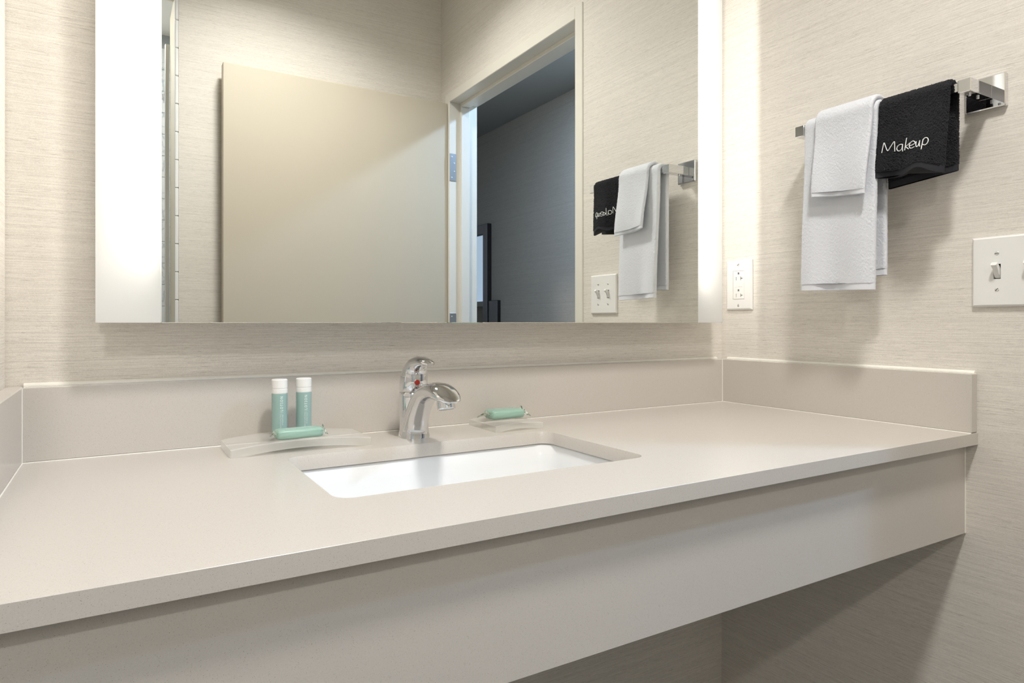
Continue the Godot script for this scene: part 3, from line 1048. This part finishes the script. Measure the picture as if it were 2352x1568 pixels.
# ---------------------------------------------------------------- toiletries
# arched slab: a bridge-shaped tray along x
func arched_slab(length: float, depth: float, thick: float, rise: float) -> ArrayMesh:
	var st := new_st()
	var prof := []
	var n := 24
	for k in n + 1:
		var u := -1.0 + 2.0 * k / n
		prof.append(Vector2(u * length / 2, thick + rise * (1.0 - u * u)))
	for k in n + 1:
		var u := 1.0 - 2.0 * k / n
		var y := rise * (1.0 - pow(absf(u) / 0.86, 2.0)) if absf(u) < 0.86 else 0.0
		prof.append(Vector2(u * length / 2, y))
	var rings := []
	var e := 0.0015
	for q in [[-depth / 2, e], [-depth / 2 + e, 0.0], [depth / 2 - e, 0.0], [depth / 2, e]]:
		var r := []
		for k in prof.size():
			var p: Vector2 = prof[k]
			var sx := clampf(p.x, -length / 2 + q[1], length / 2 - q[1])
			var sy: float = p.y - q[1] if k <= n else p.y
			r.append(Vector3(sx, sy, q[0]))
		rings.append(r)
	var m := prof.size()
	for i in rings.size() - 1:
		for k in m:
			var k2 := (k + 1) % m
			var out := Vector3(0, 1, 0) if k < n else (Vector3(1, 0, 0) if k == n else (Vector3(0, -1, 0) if k < m - 1 else Vector3(-1, 0, 0)))
			quad(st, rings[i][k], rings[i][k2], rings[i + 1][k2], rings[i + 1][k], out)
	for e2 in [0, rings.size() - 1]:
		var r: Array = rings[e2]
		for k in n:
			quad(st, r[k], r[k + 1], r[m - 2 - k], r[m - 1 - k], Vector3(0, 0, -1 if e2 == 0 else 1))
	return done(st)

# lettering wrapped round an upright cylinder, reading upwards; along = height of its start, across = offset of its line round the cylinder
func wrapped_text(text: String, size: float, length: float, along: float, across: float, r: float, bold: bool, spacing := 0) -> ArrayMesh:
	var f := SystemFont.new()
	f.font_names = PackedStringArray(["Droid Sans"])
	f.font_weight = 700 if bold else 400
	var fv := FontVariation.new()
	fv.base_font = f
	fv.spacing_glyph = spacing
	var tm := TextMesh.new()
	tm.text = text
	tm.font = fv
	tm.font_size = 64
	tm.pixel_size = size / 64.0
	tm.depth = 0.0004
	tm.horizontal_alignment = HORIZONTAL_ALIGNMENT_LEFT
	tm.vertical_alignment = VERTICAL_ALIGNMENT_CENTER
	var arr := tm.get_mesh_arrays()
	var v: PackedVector3Array = arr[Mesh.ARRAY_VERTEX]
	var nn: PackedVector3Array = arr[Mesh.ARRAY_NORMAL]
	var bb := AABB(v[0], Vector3.ZERO)
	for p in v:
		bb = bb.expand(p)
	for k in v.size():
		v[k].x = (v[k].x - bb.position.x) * length / bb.size.x
		v[k].y = ((v[k].y - bb.position.y) / bb.size.y - 0.5) * size
		var a := (-v[k].y + across) / r
		var rr := r + 0.00008 + (0.0001 if v[k].z > 0 else -0.0003)
		v[k] = Vector3(sin(a) * rr, along + v[k].x, cos(a) * rr)
		nn[k] = Vector3(sin(a), 0, cos(a))
	arr[Mesh.ARRAY_VERTEX] = v
	arr[Mesh.ARRAY_NORMAL] = nn
	arr[Mesh.ARRAY_TANGENT] = null
	var am := ArrayMesh.new()
	am.add_surface_from_arrays(Mesh.PRIMITIVE_TRIANGLES, arr)
	return am

func bottle(at: Vector3, label: String, turn: float) -> void:
	var t := thing("lotion_bottle", label, "bottle", at, turn, "lotion bottles on the frosted tray")
	var r := 0.0116
	var st := new_st()
	lathe(st, [Vector2(r - 0.002, 0.0), Vector2(r - 0.0005, 0.0006), Vector2(r, 0.0020), Vector2(r, 0.0590), Vector2(r - 0.0002, 0.0605)], 40)
	put("tube", done(st), M.bottle, t)
	st = new_st()
	lathe(st, [Vector2(r - 0.0001, 0.0602), Vector2(r + 0.0002, 0.0612), Vector2(r + 0.0002, 0.0668), Vector2(r - 0.0004, 0.0672), Vector2(r - 0.0004, 0.0676), Vector2(r + 0.0002, 0.0680), Vector2(r + 0.0002, 0.0800), Vector2(r - 0.0010, 0.0812), Vector2(0.001, 0.0814)], 40)
	put("cap", done(st), M.cap, t)
	var w := put("lettering", wrapped_text("LOTION", 0.0042, 0.0217, 0.0345, 0.0014, r, true, 6), M.ink_pale, t, "white word LOTION reading upwards")
	w = put("lettering", wrapped_text("MOISTURIZING", 0.0021, 0.0212, 0.0095, 0.0000, r, false, 4), M.ink_pale, t, "small white word MOISTURIZING")
	w = put("lettering", wrapped_text("HYDRATANT", 0.0021, 0.0168, 0.0139, 0.0030, r, false, 4), M.ink_pale, t, "small white word HYDRATANT")
	st = new_st()
	var rings := []
	for k in 5:
		var a := (-0.0010 + 0.0051 * k / 4.0) / r
		var c := Vector3(sin(a), 0, cos(a)) * (r + 0.0001)
		rings.append([c + Vector3(0, 0.0323, 0), c + Vector3(0, 0.0327, 0), c + Vector3(0, 0.0327, 0) - c * 0.02, c + Vector3(0, 0.0323, 0) - c * 0.02])
	loft(st, rings)
	put("divider", done(st), M.ink_pale, t)
	t.scale.y = 1.04

func soap(at: Vector3, turn: float, label: String, size: Vector3, fin_l: float, fin_r: float) -> void:
	var t := thing("wrapped_soap", label, "soap", at, turn, "wrapped soap bars")
	var L := size.x / 2
	var st := new_st()
	var rings := []
	var cy := size.y / 2
	var n := 36
	for q in [[-1.0, 0.30, 0.52], [-0.985, 0.52, 0.72], [-0.95, 0.76, 0.88], [-0.90, 0.90, 0.95], [-0.80, 0.985, 0.99], [-0.4, 1.0, 1.0], [0.0, 1.0, 1.0], [0.4, 1.0, 1.0], [0.80, 0.985, 0.99], [0.90, 0.90, 0.95], [0.95, 0.76, 0.88], [0.985, 0.52, 0.72], [1.0, 0.30, 0.52]]:
		var ring := oval(Vector3(q[0] * L, cy, 0), Vector3(0, 0, size.z / 2 * q[2]), Vector3(0, cy * q[1], 0), n, 3.4)
		for k in n:
			ring[k] += Vector3(0, 0.0005 * sin(k * 2.3 + q[0] * 7.0) * absf(q[0]), 0.0006 * sin(k * 1.7 + q[0] * 11.0) * absf(q[0]))
		rings.append(ring)
	loft(st, rings)
	put("wrapper", done(st), M.wrapper, t)
	# crimped ends of the wrapper
	for s in [-1.0, 1.0]:
		st = new_st()
		var reach := fin_l if s < 0 else fin_r
		var fins := []
		for k in 7:
			var u := k / 6.0
			var x: float = s * (L - 0.0015 + reach * u)
			var w := lerpf(size.z * 0.26, size.z * 0.50, u)
			var dy := cy + 0.0016 * u * u + 0.0006 * (1.0 if k % 2 == 0 else -1.0)
			var ring := []
			for j in 9:
				ring.append(Vector3(x, dy + 0.0008 * sin(j * 1.9 + k) + s * 0.42 * u * (w - 2 * w * j / 8.0), -w + 2 * w * j / 8.0))
			for j in 9:
				ring.append(Vector3(x, dy - 0.0005 + 0.0008 * sin((8 - j) * 1.9 + k) + s * 0.42 * u * (2 * w * j / 8.0 - w), w - 2 * w * j / 8.0))
			fins.append(ring)
		loft(st, fins)
		put("wrapper_end", done(st), M.wrap_fin, t, "pale crimped wrapper end")
	# a line of tiny pale print on the top
	st = new_st()
	var x := -L * 0.55
	while x < L * 0.6:
		var w := rng.randf_range(0.0008, 0.0018)
		box(st, Vector3(x, size.y - 0.0002, -0.0010), Vector3(x + w, size.y + 0.0001, 0.0010))
		x += w + 0.0007
	put("print", done(st), M.ink_pale, t)

func build_toiletries() -> void:
	var t := thing("vanity_tray", "frosted clear arched tray left of the faucet holding two bottles", "tray", Vector3(0.2375, CY, -1.034))
	put("slab", arched_slab(0.203, 0.096, 0.0118, 0.0066), M.acrylic, t)
	t = thing("soap_dish", "frosted clear square arched soap dish right of the faucet", "soap dish", Vector3(0.6075, CY, -1.033))
	put("slab", arched_slab(0.098, 0.102, 0.0105, 0.0040), M.acrylic, t)
	var yt := CY + 0.0178
	bottle(Vector3(0.2160, yt + 0.0001, -1.0545), "pale green lotion bottle with white cap, the one nearer the left wall", -0.06)
	bottle(Vector3(0.2525, yt + 0.0004, -1.0540), "pale green lotion bottle with white cap, the one nearer the faucet", -0.08)
	soap(Vector3(0.2330, yt + 0.0004, -1.0030), 0.03, "green wrapped soap bar lying in front of the two lotion bottles", Vector3(0.068, 0.0150, 0.030), 0.006, 0.007)
	soap(Vector3(0.6090, CY + 0.0146, -1.0400), -0.02, "green wrapped soap bar lying on the small square soap dish", Vector3(0.068, 0.0175, 0.040), 0.014, 0.013)

# ---------------------------------------------------------------- hall furniture
func build_hall() -> void:
	var t := thing("framed_mirror", "tall dark framed mirror on the grey hall wall, seen through the doorway", "mirror", Vector3(HALL_X, 0.35, 1.907))
	var d := 0.032
	var top := CY + 0.873 - 0.35
	var w := 0.80
	for z in [0.0, w - 0.068]:
		var sd := put("stile", box_mesh(Vector3(-d, 0, z), Vector3(0, top, z + 0.068), 0.002), M.dark_wood, t)
		put("stile_lit_face", box_mesh(Vector3(-d - 0.001, 0.002, z + 0.003), Vector3(-d + 0.001, top - 0.002, z + 0.066), 0.0004), M.lit_wood, sd)  # thin paler plate: light on the stile front put into its colour
	for y in [0.0, top - 0.068]:
		var rl := put("rail", box_mesh(Vector3(-d, y, 0.0685), Vector3(0, y + 0.068, w - 0.0685), 0.002), M.dark_wood, t)
		put("rail_lit_face", box_mesh(Vector3(-d - 0.001, y + 0.003, 0.0685), Vector3(-d + 0.001, y + 0.066, w - 0.0685), 0.0004), M.lit_wood, rl)  # rail front likewise carries painted light over the dark wood
	put("glass", box_mesh(Vector3(-0.016, 0.0685, 0.0685), Vector3(-0.006, top - 0.0685, w - 0.0685)), M.mirror, t)
	t = thing("wall_panel", "low dark wood panel on the hall wall beside the framed mirror", "panel", Vector3(HALL_X, 0.004, 1.781))
	put("board", box_mesh(Vector3(-0.024, 0, 0), Vector3(0, CY + 0.336, 0.125), 0.002), M.dark_wood, t)
	put("face", box_mesh(Vector3(-0.025, 0.003, 0.003), Vector3(-0.0235, CY + 0.333, 0.122), 0.0004), M.lit_wood, t)  # paler front plate, light painted over the dark board

func _ready() -> void:
	rng.seed = 7
	setup_view()
	make_materials()
	build_lights()
	build_setting()
	build_counter()
	build_sink()
	build_mirror()
	build_faucet()
	build_towel_bar()
	build_towels()
	build_plates()
	build_toiletries()
	build_hall()
